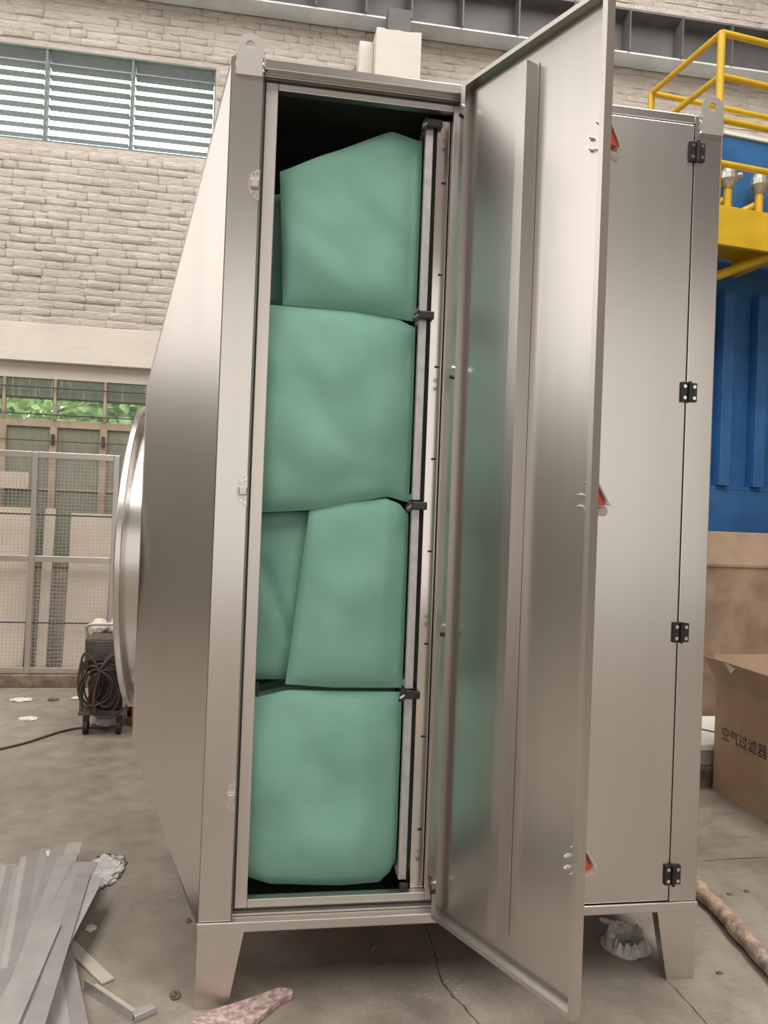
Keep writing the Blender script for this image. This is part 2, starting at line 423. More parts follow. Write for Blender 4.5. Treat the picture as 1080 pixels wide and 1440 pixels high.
# shrubs outside the lower window
def shrub(name, label, cx, cy, rx, ry, h, n, seed):
    rnd = random.Random(seed); t = thing(name, label, 'shrub', (cx, cy, -0.02), 0, 'shrubs outside the lower window')
    m = MB(); st = MB()
    for k in range(5):
        a = rnd.uniform(0, 2*PI); st.tube(smooth_path([(cx, cy, -0.02), (cx+0.2*math.cos(a), cy+0.2*math.sin(a), h*0.4), (cx+rx*0.6*math.cos(a), cy+ry*0.5*math.sin(a), h*0.8)], 3), 0.025, 5)
    for i in range(n):
        a = rnd.uniform(0, 2*PI); q = rnd.random()**0.5; zz = rnd.uniform(0.15, 1.0)
        k = math.sin(min(1, zz*1.1)*PI*0.86)**0.6
        p = Vector((cx+rx*q*k*math.cos(a), cy+ry*q*k*math.sin(a), h*zz))
        d = Vector((rnd.gauss(0, 1), rnd.gauss(0, 1), rnd.gauss(0, .7))).normalized(); s = d.orthogonal().normalized()
        L_ = rnd.uniform(0.10, 0.22); W_ = L_*0.4
        m.add([p, p+d*L_*.5+s*W_, p+d*L_, p+d*L_*.5-s*W_], [(0, 1, 2, 3)])
    m.build('foliage', LEAF, t); st.build('stem', TIMBER, t)
shrub('leafy_shrub', 'bright green leafy shrub growing outside the grimy lower window', -3.45, 7.6, 0.80, .8, 3.6, 4800, 1)
shrub('leafy_shrub', 'bright green leafy shrub growing outside the grimy lower window', -1.55, 7.6, 0.80, .8, 3.8, 5000, 2)
shrub('leafy_shrub', 'bright green leafy shrub growing outside the grimy lower window', 0.35, 7.6, 0.80, .8, 3.6, 4800, 3)

for k, xb_ in enumerate((-4.6, -2.6, -0.6, 1.4)):
    shrub('tall_shrub', 'taller pale green shrub growing behind the row of leafy shrubs outside', xb_, 9.9, 0.84, .9, 4.6, 4200, 10+k)

# crane runway beam and its white column
bt = thing('crane_beam', 'dark grey steel crane runway beam with upright stiffener ribs along the wall', 'beam', (0, 4.46, 5.89))
X0, X1 = -6.5, 7.9
box('bottom_flange', (X0, 4.36, 5.87), (X1, 4.57, 5.885), BEAMB, bt)
box('web', (X0, 4.50, 5.885), (X1, 4.515, 6.27), BEAM, bt)
box('top_flange', (X0, 4.36, 6.27), (X1, 4.57, 6.29), BEAM, bt)
rib = MB().box((-0.006, -0.13, 0), (0.006, 0.04, 0.385)).build('stiffener_rib', BEAM, bt, local=True)
ribx = [0.443, 0.884, 1.289, 1.754, 2.276, 2.805, 3.346, 3.872, 4.381, 4.9, 5.4, -0.05, -0.53, -1.02]
for i, x in enumerate(ribx):
    o = rib if i == 0 else bpy.data.objects.new('stiffener_rib', rib.data)
    if i: col.objects.link(o); o.parent = bt
    o.location = (x, 0.0, -0.005)
box('girder_upper', (X0, 4.36, 6.9), (X1, 4.57, 6.93), BEAM, bt)
colm = thing('wall_column', 'white painted square column standing against the wall under the crane beam', 'column', (1.15, 4.25, 0))
pts = [(0.958, 0.0), (1.35, 0.0), (1.35, 5.655)]
for i in range(7, -1, -1):
    pts.append((0.958+0.392*(i/8), 5.648+random.uniform(-0.012, 0.012)))
MB().prism(pts, 'y', 4.15, 4.35).build('shaft', COLW, colm, 0.004)
box('bearing_plate', (1.06, 4.20, 5.64), (1.26, 4.35, 5.868), BEAM, colm, 0.004)
box('side_block', (0.83, 4.28, 5.1), (0.957, 4.5, 5.60), COLW, colm, 0.01)

# cracks in the floor
def crack(pts, w):
    P = [onZ(x, y, 0) for x, y in pts]; P = smooth_path(P, 5); m = MB(); rnd = random.Random(len(pts))
    n = len(P); V = []
    for i, p in enumerate(P):
        t = (P[min(i+1, n-1)]-P[max(i-1, 0)]); t.z = 0; t.normalize(); s = Vector((-t.y, t.x, 0))
        ww = w*rnd.uniform(0.3, 1.2)*(0.3+0.7*math.sin(PI*(i+0.5)/n)); off = rnd.uniform(-.5, .5)*w*1.6
        c = p+s*off
        V += [c-s*ww, c+s*ww]
    V = [Vector((v.x, v.y, 0.0012)) for v in V]
    m.add(V, [(2*i, 2*i+1, 2*i+3, 2*i+2) for i in range(n-1)])
    m.build('floor_crack', CRACKM, floor)
crack([(596, 1298), (604, 1318), (612, 1345), (618, 1372), (634, 1398), (652, 1416), (672, 1440), (700, 1475)], 0.004)
crack([(940, 1380), (960, 1402), (985, 1430), (1010, 1462)], 0.002)
crack([(985, 1211), (1030, 1208), (1080, 1206)], 0.003)
crack([(520, 1336), (560, 1350), (600, 1356)], 0.0015)

# ================================================================== THE FILTER CABINET
W, H0, H1, D = 1.59, 0.224, 2.824, 1.85
cab = thing('filter_cabinet', 'tall stainless steel air filter cabinet on legs with one door swung open', 'cabinet', (W/2, D/2, 0))
# casing
box('top_panel', (0.004, 0.051, H1-0.006), (W-0.004, D, H1), STEEL, cab)
box('bottom_panel', (0.004, 0.051, H0), (W-0.004, D, H0+0.006), STEEL, cab)
box('back_panel', (0.004, D-0.006, H0+0.006), (W-0.004, D, H1-0.006), STEEL_SAT, cab)
box('side_panel', (W-0.005, 0.061, H0+0.006), (W, D, H1-0.006), STEEL, cab)
box('side_panel', (0.0, 0.061, H0+0.006), (0.005, D, H1-0.006), STEEL_SAT, cab)  # added blank panel, unseen behind the hood; blocks light so the inside stays dark
box('inner_top_lining', (0.01, 0.1, H1-0.02), (W-0.01, D-0.01, H1-0.008), STEEL_SAT, cab)
box('inner_floor_lining', (0.01, 0.1, H0+0.008), (W-0.01, D-0.01, H0+0.02), STEEL_SAT, cab)
# front posts and rails
box('post', (0, 0, 0.2555), (0.096, 0.06, H1), STEEL, cab, 0.003)
box('post', (1.4945, 0, 0.2555), (W, 0.06, H1), STEEL, cab, 0.003)
box('post', (0.7365, 0, 0.2555), (0.8955, 0.06, 2.794), STEEL, cab, 0.003)
box('top_rail', (0.0965, 0, 2.795), (1.494, 0.05, H1), STEEL, cab, 0.003)
box('bottom_beam', (-0.003, -0.006, H0), (W+0.003, 0.05, 0.2545), STEEL_SAT, cab, 0.003)
# recessed seal frame round the open doorway (with a raised lip)
def ring(name, x0, x1, z0, z1, wl, wr, wb_, wt, ya, yb, mat, bev=0.002):
    m = MB()
    m.box((x0, ya, z0), (x0+wl, yb, z1)); m.box((x1-wr, ya, z0), (x1, yb, z1))
    m.box((x0+wl, ya, z0), (x1-wr, yb, z0+wb_)); m.box((x0+wl, ya, z1-wt), (x1-wr, yb, z1))
    return m.build(name, mat, cab, bev)
ring('door_frame', 0.0985, 0.7352, 0.262, 2.788, 0.0425, 0.042, 0.034, 0.028, 0.045, 0.075, STEEL_SAT)
ring('door_seal', 0.0990, 0.7350, 0.2650, 2.785, 0.006, 0.006, 0.005, 0.005, 0.042, 0.0448, RUBBER, 0)
ring('seal_gutter', 0.0975, 0.7358, 0.2558, 2.7945, 0.0008, 0.006, 0.006, 0.006, 0.030, 0.05, STEEL_SAT, 0)
ring('seal_gutter', 0.8965, 1.4938, 0.2558, 2.7945, 0.03, 0.03, 0.03, 0.03, 0.034, 0.05, RUBBER, 0)  # black seal ring; its colour also stands in for shade in the door gap
# rust streak in the lower corner of the frame
MB().add([(0.712, 0.0445, 0.262), (0.733, 0.0445, 0.262), (0.733, 0.0445, 0.30), (0.722, 0.0445, 0.335), (0.700, 0.0445, 0.352), (0.703, 0.0445, 0.318)], [(0, 1, 2, 3, 4, 5)]).build('rust_patch', RUST, cab)
# filter holding frame behind the jamb
hf = MB(); hf.box((0.648, 0.078, 0.292), (0.692, 0.10, 2.745))
hfo = hf.build('holding_rail', STEEL_MIR, cab, 0.002)
box('holding_rail_flange', (0.648, 0.10, 0.292), (0.652, 1.80, 2.745), STEEL_SAT, cab)
hole = None
for k in range(8):
    zz = 0.48+k*0.295
    m = MB().cyl((0.671, 0.0762, zz), (0.671, 0.0779, zz), 0.004, 10); m.cyl((0.6785, 0.0762, zz), (0.6785, 0.0779, zz), 0.004, 10)
    m.build('rivet', RUBBER, hfo)
# keepers on the left post
for zc in (2.444, 1.532, 0.625):
    k = MB()
    pl = [(0.095, zc-0.045), (0.095, zc+0.045), (0.086, zc+0.045)]
    for i in range(9):
        a = PI/2 + PI*i/8
        pl.append((0.082+0.018*math.cos(a), zc+0.040*math.sin(a)))
    pl.append((0.086, zc-0.045))
    kp = k.prism(pl, 'y', -0.003, -0.0003).build('latch_keeper', STEEL_SAT, cab)
    MB().box((0.070, -0.020, zc-0.014), (0.0945, -0.0035, zc+0.012)).build('hook_block', STEEL_SAT, kp, 0.003)
    for dx, dz in ((0.078, 0.030), (0.089, 0.034), (0.078, -0.030), (0.089, -0.035)):
        MB().cyl((dx, -0.0055, zc+dz), (dx, -0.0031, zc+dz), 0.0035, 8).build('screw', CHROME, kp)
# lifting lugs
def lug(x0, x1, zb_, zt_):
    r = (x1-x0)/2; cx = (x0+x1)/2; zc = zt_-r
    out = [(x0, zb_), (x1, zb_)]
    for i in range(13): a = PI*i/12; out.append((cx+r*math.cos(a), zc+r*math.sin(a)))
    hr = 0.0145; hc = (cx, zc+0.002); n = 16
    # plate with hole: bridge ring
    ring_in = [(hc[0]+hr*math.cos(2*PI*i/n), hc[1]+hr*math.sin(2*PI*i/n)) for i in range(n)]
    m = bpy.data.meshes.new('lifting_lug'); bm = bmesh.new()
    vo = [bm.verts.new((p[0], -0.0095, p[1])) for p in out]; vi = [bm.verts.new((p[0], -0.0095, p[1])) for p in ring_in]
    es = [bm.edges.new((vo[i], vo[(i+1) % len(vo)])) for i in range(len(vo))]+[bm.edges.new((vi[i], vi[(i+1) % n])) for i in range(n)]
    bmesh.ops.triangle_fill(bm, use_beauty=True, edges=es)
    g = bmesh.ops.extrude_face_region(bm, geom=bm.faces[:])
    bmesh.ops.translate(bm, verts=[v for v in g['geom'] if isinstance(v, bmesh.types.BMVert)], vec=(0, 0.009, 0))
    bmesh.ops.recalc_face_normals(bm, faces=bm.faces[:])
    inv = wmat(cab).inverted(); bmesh.ops.transform(bm, matrix=inv, verts=bm.verts[:])
    bm.to_mesh(m); bm.free(); m.materials.append(STEEL_SAT)
    o = bpy.data.objects.new('lifting_lug', m); col.objects.link(o); o.parent = cab
    for xs in (x0-0.002, x1+0.002):
        w_ = MB(); pts_ = []
        for i in range(12): pts_.append((xs+random.uniform(-.001, .001), -0.003, zb_+0.002+(2.822-zb_)*i/11))
        w_.tube(pts_, [random.uniform(0.0022, 0.0042) for _ in pts_], 6).build('weld_bead', CHROME, o)
lug(0.016, 0.092, 2.765, 2.890); lug(1.512, 1.588, 2.762, 2.888)
# legs: folded tapering plates
def leg(x_out, sgn, y0, ydir):
    p = cab; t = 0.005
    m = MB()
    xt, xb = x_out+sgn*0.135, x_out+sgn*0.095
    f_ = lambda a: y0+ydir*a
    pl = [(x_out, 0.0), (xb, 0.0), (xt, H0-0.0005), (x_out, H0-0.0005)]
    m.prism(pl, 'y', f_(0), f_(t))
    xo2 = x_out+sgn*t
    m.add([(x_out, f_(t), 0), (xo2, f_(t), 0), (xo2, f_(0.095), 0), (x_out, f_(0.095), 0), (x_out, f_(t), H0-.0005), (xo2, f_(t), H0-.0005), (xo2, f_(0.135), H0-.0005), (x_out, f_(0.135), H0-.0005)],
          [(0,3,2,1),(4,5,6,7),(0,1,5,4),(1,2,6,5),(2,3,7,6),(3,0,4,7)])
    # return flange on the slanted edge
    m.add([(xb, f_(t), 0.0), (xb-sgn*t, f_(t), 0.0), (xb-sgn*t, f_(0.04), 0.0), (xb, f_(0.04), 0.0), (xt, f_(t), H0-.0005), (xt-sgn*t, f_(t), H0-.0005), (xt-sgn*t, f_(0.04), H0-.0005), (xt, f_(0.04), H0-.0005)],
          [(0,3,2,1),(4,5,6,7),(0,1,5,4),(1,2,6,5),(2,3,7,6),(3,0,4,7)])
    m.build('leg', STEEL_SAT, p)
leg(0.0, 1, 0.0, 1); leg(W, -1, 0.0, 1); leg(0.0, 1, D, -1); leg(W, -1, D, -1)
# transition hood to the round collar
XE, YN, ZN0, ZN1 = -0.257, 0.33, 0.695, 1.870
YF = D-YN
hv = [(0, 0.0, H0), (0, D, H0), (0, D, H1), (0, 0.0, H1), (XE, YN, ZN0), (XE, YF, ZN0), (XE, YF, ZN1), (XE, YN, ZN1)]
MB().add(hv, [(0, 1, 5, 4), (1, 2, 6, 5), (2, 3, 7, 6), (3, 0, 4, 7), (4, 5, 6, 7)]).build('transition_hood', STEEL_HOOD, cab, 0.012, 3)
YC, ZC, RF, RC, XF = 0.925, 1.28, 0.600, 0.555, -0.325
m = MB(); n = 64
def circ(x, r): return [(x, YC+r*math.cos(2*PI*i/n), ZC+r*math.sin(2*PI*i/n)) for i in range(n)]
def loft(m, rings, cap=False):
    k = len(m.v)
    for r_ in rings: m.v += [Vector(p) for p in r_]
    for j in range(len(rings)-1):
        for i in range(n): m.f.append((k+j*n+i, k+j*n+(i+1) % n, k+(j+1)*n+(i+1) % n, k+(j+1)*n+i))
    return m
colr = loft(MB(), [circ(XE+0.002, RC), circ(XF+0.012, RC)]).build('collar', STEEL, cab, smooth=True)
loft(MB(), [circ(XF+0.012, RC-0.004), circ(XF+0.012, RF-0.004), circ(XF+0.008, RF), circ(XF-0.008, RF), circ(XF-0.012, RF-0.004), circ(XF-0.012, RC-0.004), circ(XF+0.012, RC-0.004)]).build('flange_ring', STEEL, cab, smooth=True)
# closed right-hand door
d2 = MB().box((0.8985, 0.0, 0.2585), (1.4915, 0.03, 2.7915)).build('door', STEEL_DOOR, cab, 0.003)
def hinge_parts(parent, xc, zc, y, sgn=1):
    # black two-leaf hinge lying on the front plane
    h = MB()
    h.box((xc-0.028, y-0.008, zc-0.033), (xc-0.006, y-0.0003, zc+0.033)); h.box((xc+0.006, y-0.008, zc-0.031), (xc+0.028, y-0.0003, zc+0.031))
    h.box((xc-0.006, y-0.011, zc-0.031), (xc+0.006, y-0.0003, zc+0.031))
    o = h.build('hinge', BLACK, parent, 0.002)
    MB().tube([(xc, y-0.011, zc-0.034), (xc, y-0.011, zc+0.034)], 0.006, 10).build('hinge_pin', BLACK, o, smooth=True)
    for dx in (-0.016, 0.017):
        for dz in (-0.019, 0.018):
            MB().tube([(xc+dx, y-0.0105, zc+dz), (xc+dx, y-0.008, zc+dz)], 0.0058, 12).build('screw', CHROME, o)
    return o
for zc in (2.701, 1.913, 1.130, 0.344): hinge_parts(cab, 1.500, zc, -0.0005)
# left-hand door, swung open: local frame s (width), t (thickness away from the inner face), z
AN = math.radians(65.0)
DU = Vector((math.cos(AN), -math.sin(AN), 0)); DN = Vector((-math.sin(AN), -math.cos(AN), 0)); DA = Vector((0.697, -0.024, 0))
DW, DT, DZ0, DZ1 = 0.565, 0.029, 0.250, 2.812
def dp(s, t, z): return DA + DU*s - DN*t + Vector((0, 0, z))
DM = Matrix(((DU.x, -DN.x, 0, DA.x), (DU.y, -DN.y, 0, DA.y), (0, 0, 1, 0), (0, 0, 0, 1)))
def dbox(name, lo, hi, mat, parent, bevel=0.0): return MB().box(lo, hi).xf(DM).build(name, mat, parent, bevel)
door = dbox('door', (0, DT-0.002, DZ0), (DW, DT, DZ1), STEEL_DOOR, cab)          # outer skin
dbox('edge_fold', (0, 0, DZ0), (0.002, DT-0.002, DZ1), STEEL_SAT, door)
dbox('edge_fold', (DW-0.002, 0, DZ0), (DW, DT-0.002, DZ1), STEEL_SAT, door)
dbox('edge_fold', (0.002, 0, DZ0), (DW-0.002, DT-0.002, DZ0+0.002), STEEL_SAT, door)
dbox('edge_fold', (0.002, 0, DZ1-0.002), (DW-0.002, DT-0.002, DZ1), STEEL_SAT, door)
dbox('return_lip', (0.002, 0, DZ0+0.002), (0.0195, 0.002, DZ1-0.002), STEEL_SAT, door)
dbox('return_lip', (DW-0.016, 0, DZ0+0.002), (DW-0.002, 0.002, DZ1-0.002), STEEL_SAT, door)
dbox('return_lip', (0.020, 0, DZ0+0.002), (DW-0.016, 0.002, DZ0+0.014), STEEL_SAT, door)
dbox('return_lip', (0.020, 0, DZ1-0.014), (DW-0.016, 0.002, DZ1-0.002), STEEL_SAT, door)
# stiffening hat channel on the inside
hat = MB()
S0, S1, T0, T1, HZ0, HZ1 = 0.263, 0.298, -0.012, DT-0.003, 0.335, 2.742
hat.box((S0, T0, HZ0), (S1, T0+0.002, HZ1)); hat.box((S0, T0+0.002, HZ0), (S0+0.002, T1, HZ1)); hat.box((S1-0.002, T0+0.002, HZ0), (S1, T1, HZ1))
hat.box((S0-0.018, T1-0.002, HZ0), (S0, T1, HZ1)); hat.box((S1, T1-0.002, HZ0), (S1+0.012, T1, HZ1))
hat.xf(DM).build('stiffener', STEEL_DOOR, door)
# hinge bolts on the door's inner lip, latch nuts, latches
for zc in (2.722, 1.918, 1.132, 0.350):
    for dz in (-0.014, 0.014):
        MB().tube([(0.011, -0.010, zc+dz), (0.011, 0.0, zc+dz)], 0.0065, 6).xf(DM).build('hinge_bolt', BLACKM if dz < 0 else CHROME, door)
    hb = MB(); hb.box((0.002, DT, zc-0.033), (0.03, DT+0.008, zc+0.033)); hb.xf(DM)
    hb.build('hinge_leaf', BLACK, door, 0.002)
for zc in (2.440, 1.530, 0.614):
    for s_, dz, r_ in ((0.506, 0.013, 0.006), (0.506, -0.016, 0.006), (0.526, 0.044, 0.0035), (0.526, -0.024, 0.0035)):
        nm = MB().tube([(s_, DT-0.002, zc+dz), (s_, DT-0.002-0.007, zc+dz)], r_, 6)
        nm.tube([(s_, DT-0.009, zc+dz), (s_, DT-0.016, zc+dz)], r_*0.55, 6)
        nm.xf(DM).build('latch_nut', CHROME, door)
    lt = MB(); lt.box((0.490, DT, zc-0.045), (0.556, DT+0.004, zc+0.055))
    lt.box((0.500, DT+0.004, zc-0.030), (0.506, DT+0.020, zc+0.030)); lt.xf(DM)
    lo_ = lt.build('latch', STEEL_SAT, door, 0.0015)
    # slanted strap
    st = MB()
    q = [(DT+0.004, zc+0.052), (DT+0.010, zc+0.052), (DT+0.062, zc-0.012), (DT+0.054, zc-0.012)]
    def lat(pts, s0, s1):
        n_ = len(pts); mm = MB()
        mm.add([(s0, p[0], p[1]) for p in pts]+[(s1, p[0], p[1]) for p in pts],
               [tuple(range(n_-1, -1, -1)), tuple(range(n_, 2*n_))]+[(i, (i+1) % n_, n_+(i+1) % n_, n_+i) for i in range(n_)])
        return mm.xf(DM)
    lat(q, 0.508, 0.552).build('latch_strap', LATCHM, lo_)
    lat([(DT+0.0045, zc+0.034), (DT+0.041, zc-0.0115), (DT+0.0045, zc-0.0115)], 0.513, 0.551).build('latch_lever', REDP, lo_)
    MB().tube([(0.531, DT+0.002, zc-0.026), (0.531, DT+0.062, zc-0.026), (0.531, DT+0.066, zc-0.026)], [0.0125, 0.0125, 0.009], 18).xf(DM).build('latch_handle', LATCHM, lo_, smooth=True)
    lat([(DT+0.004, zc-0.040), (DT+0.016, zc-0.058), (DT+0.012, zc-0.062), (DT+0.004, zc-0.052)], 0.52, 0.54).build('latch_hook', BLACKM, lo_)
# clamps that hold the filters against the frame
def clamp(x, z, y=0.070, mat=BLACKM, big=1.0):
    c = MB().box((x-0.016*big, y-0.014, z-0.014*big), (x+0.034*big, y+0.004, z+0.012*big)).build('filter_clamp', mat, cab, 0.004)
    MB().tube([(x-0.030*big, y-0.006, z-0.012), (x-0.014*big, y-0.006, z-0.002)], 0.005, 8).build('clamp_bolt', CHROME, c)
    MB().add([(x-0.034*big, y-0.008, z-0.024), (x-0.014*big, y-0.008, z-0.020), (x-0.014*big, y-0.008, z+0.022), (x-0.030*big, y-0.008, z+0.002),
              (x-0.034*big, y+0.004, z-0.024), (x-0.014*big, y+0.004, z-0.020), (x-0.014*big, y+0.004, z+0.022), (x-0.030*big, y+0.004, z+0.002)],
             [(0,3,2,1),(4,5,6,7),(0,1,5,4),(1,2,6,5),(2,3,7,6),(3,0,4,7)]).build('clamp_jaw', mat, c, 0.002)
clamp(0.622, 2.115); clamp(0.622, 1.510); clamp(0.622, 0.912); clamp(0.628, 2.728, 0.074)
box('clamp_foot', (0.612, 0.056, 0.2965), (0.640, 0.072, 0.318), BLACKM, cab, 0.003)
box('filter_clamp', (0.143, 0.082, 0.90), (0.152, 0.095, 0.945), BLACKM, cab, 0.002)

# ================================================================== THE FOUR POCKET FILTERS
def interp(tab, x):
    if x <= tab[0][0]: return tab[0][1]
    for (a, va), (b, vb) in zip(tab, tab[1:]):
        if x <= b:
            t = (x-a)/(b-a); t = t*t*(3-2*t)*0.15+t*0.85
            return va+(vb-va)*t
    return tab[-1][1]
def pocket(parent, top, bot, x_end, yc, th, seed, lean=0.0, name='pocket', slope_end=0.0, creases=()):
    NX, NZ = 34, 30
    m = MB(); V = {}
    xh = 0.6115
    for side in (0, 1):
        for i in range(NX+1):
            a = i/NX
            for j in range(NZ+1):
                b = j/NZ
                xe = x_end + slope_end*(b-0.5)
                x = xh+(xe-xh)*a
                zt_, zb_ = interp(top, x), interp(bot, x)
                z = zb_+(zt_-zb_)*b
                prof = max(0.0, 1-abs(2*b-1)**3.2)**0.55 * max(0.0, 1-a**5)**0.5*(0.22+0.78*min(1, a*4.5)**0.8)
                w = noise.noise(Vector((x*5+seed*3.1, z*4.2, seed)))*0.55+noise.noise(Vector((x*11+z*5, z*8-seed, seed*2)))*0.16
                cr = 0.0
                for (cx0, cz0, cx1, cz1, wd, am) in creases:
                    dx, dz = cx1-cx0, cz1-cz0; L2 = dx*dx+dz*dz
                    t = max(0, min(1, ((x-cx0)*dx+(z-cz0)*dz)/L2)); dd = math.hypot(x-cx0-t*dx, z-cz0-t*dz)
                    cr += am*math.exp(-(dd/wd)**2)
                hh = th/2*prof*(1+w) - (cr*prof if side == 0 else 0)
                y = yc+lean*a + (-hh if side == 0 else hh)
                edge = (j in (0, NZ) or i == NX)
                if edge: y = yc+lean*a
                key = (i, j) if edge else (i, j, side)
                if key not in V: V[key] = len(m.v); m.v.append(Vector((x, y, z)))
    def g(i, j, s): return V[(i, j)] if (j in (0, NZ) or i == NX) else V[(i, j, s)]
    for s in (0, 1):
        for i in range(NX):
            for j in range(NZ):
                q = [g(i, j, s), g(i+1, j, s), g(i+1, j+1, s), g(i, j+1, s)]
                m.f.append(tuple(q) if s else tuple(reversed(q)))
    return m.build(name, GREEN, parent, smooth=True)
def bag_filter(label, z0, z1, specs):
    t = thing('bag_filter', label, 'air filter', (0.62, 0.35, z0), 0, 'green pocket filters in the cabinet')
    h = MB(); y0, y1 = 0.082, 0.672
    h.box((0.612, y0, z0), (0.637, y0+0.02, z1)); h.box((0.612, y1-0.02, z0), (0.637, y1, z1))
    h.box((0.612, y0+0.02, z0), (0.637, y1-0.02, z0+0.02)); h.box((0.612, y0+0.02, z1-0.02), (0.637, y1-0.02, z1))
    h.build('header_frame', STEEL_GALV, t, 0.0015)
    for s in specs: pocket(t, **s)
    return t
def rest(top, bot, x_end, n=4, y0=0.225, dz=0.0, seed=20, lean=0.0):
    return [dict(top=[(a, b-dz) for a, b in top], bot=bot, x_end=x_end+0.012*k*(-1)**k, yc=y0+k*0.112, th=0.10, seed=seed+k, lean=lean) for k in range(n)]
# topmost: droops towards its free end
T1 = [(0.150, 2.550), (0.30, 2.625), (0.51, 2.722), (0.60, 2.702)]; B1 = [(0.16, 2.130), (0.40, 2.128), (0.61, 2.110)]
T1b = [(0.10, 2.56), (0.30, 2.60), (0.52, 2.68), (0.60, 2.69)]
bag_filter('topmost green pocket filter in the cabinet, sagging below the dark gap', 2.130, 2.742,
    [dict(top=T1, bot=B1, x_end=0.168, yc=0.138, th=0.095, seed=1, slope_end=-0.025, creases=((0.575, 2.65, 0.585, 2.15, 0.012, 0.012),))]+rest(T1b, [(0.0, 2.14), (0.61, 2.135)], 0.07, 4, 0.235, 0.05, 20))
T2 = [(0.05, 2.120), (0.15, 2.128), (0.41, 2.130), (0.55, 2.115), (0.61, 2.092)]
B2 = [(0.05, 1.465), (0.15, 1.470), (0.32, 1.484), (0.46, 1.517), (0.54, 1.536), (0.61, 1.520)]
bag_filter('plump green pocket filter, second from the top in the cabinet', 1.527, 2.116,
    [dict(top=T2, bot=B2, x_end=0.045, yc=0.140, th=0.115, seed=3, creases=((0.42, 1.60, 0.60, 1.56, 0.03, 0.010), (0.60, 1.65, 0.585, 2.0, 0.012, 0.010)))]
    + rest(T2, [(0.0, 1.52), (0.61, 1.54)], 0.05, 4, 0.245, 0.02, 30))
T3 = [(0.20, 1.463), (0.29, 1.480), (0.43, 1.513), (0.535, 1.530), (0.58, 1.515), (0.61, 1.482)]
B3 = [(0.18, 0.935), (0.25, 0.926), (0.39, 0.917), (0.61, 0.917)]
T3b = [(0.05, 1.46), (0.28, 1.478), (0.43, 1.49), (0.61, 1.47)]
bag_filter('narrow slanted green pocket filter with a folded pocket behind it, third from the top', 0.926, 1.513,
    [dict(top=T3, bot=B3, x_end=0.262, yc=0.137, th=0.095, seed=5, slope_end=0.055, creases=((0.33, 1.44, 0.30, 1.20, 0.05, 0.010),)),
     dict(top=T3b, bot=[(0.0, 0.93), (0.61, 0.925)], x_end=0.045, yc=0.228, th=0.090, seed=6, lean=-0.03, creases=((0.145, 1.30, 0.24, 1.08, 0.02, 0.022), (0.15, 1.43, 0.28, 1.46, 0.02, 0.015)))]
    + rest(T3b, [(0.0, 0.93), (0.61, 0.93)], 0.05, 3, 0.345, 0.02, 40))
T4 = [(0.05, 0.862), (0.145, 0.885), (0.24, 0.908), (0.61, 0.903)]
B4 = [(0.05, 0.36), (0.14, 0.320), (0.21, 0.296), (0.435, 0.282), (0.56, 0.288), (0.60, 0.325), (0.612, 0.36)]
bag_filter('lowest plump green pocket filter resting at the bottom of the cabinet', 0.320, 0.912,
    [dict(top=T4, bot=B4, x_end=0.045, yc=0.140, th=0.115, seed=8)]+rest(T4, [(0.0, 0.34), (0.61, 0.34)], 0.05, 4, 0.248, 0.01, 50))

# ================================================================== LEFT BACKGROUND
# wire mesh panel rack standing on timbers
MY = 4.30
mr = thing('mesh_panel', 'wire mesh steel frame panel standing on brown timbers under the low window', 'panel', (-1.7, MY, 0.10))
def bar(x0, x1, z0, z1, y0=MY-0.02, y1=MY+0.02): return box('frame_bar', (x0, y0, z0), (x1, y1, z1), STEEL_SAT, mr, 0.003)
xs = [-2.965, -2.32, -1.68, -1.045]; zs = [0.130, 1.035, 1.880]
for x in xs: bar(x-0.022, x+0.022, 0.10, 1.90)
for i in range(3):
    for z in zs: bar(xs[i]+0.0225, xs[i+1]-0.0225, z-0.028, z+0.022)
for i in range(3):
    for j in range(2):
        m = MB(); a, b = xs[i]+0.022, xs[i+1]-0.022; c, d = zs[j]+0.022, zs[j+1]-0.028
        k = 0; nx = 20; nz = 28
        for k in range(1, nx): m.box((a+(b-a)*k/nx-0.0012, MY-0.0012, c), (a+(b-a)*k/nx+0.0012, MY+0.0012, d))
        for k in range(1, nz): m.box((a, MY-0.0036, c+(d-c)*k/nz-0.0014), (b, MY-0.0012, c+(d-c)*k/nz+0.0014))
        w_ = m.build('wire_mesh', STEEL_GALV, mr); w_['kind'] = 'stuff'
        for q in (0.42,):
            box('cross_bar', (a, MY+0.004, c+(d-c)*q-0.006), (b, MY+0.012, c+(d-c)*q+0.006), DARKIRON, mr)
for k, (x0, x1) in enumerate(((-3.0, -1.95), (-1.93, -0.95))):
    tag(box('timber_bearer', (x0, MY-0.075, 0.0), (x1, MY+0.035, 0.0985), TIMBER, None, 0.008), ['brown timber bearer under the mesh panel, the one away from the welding machine', 'brown timber bearer under the mesh panel, its end towards the welding machine'][k], 'timber', 'timbers under the mesh panel')
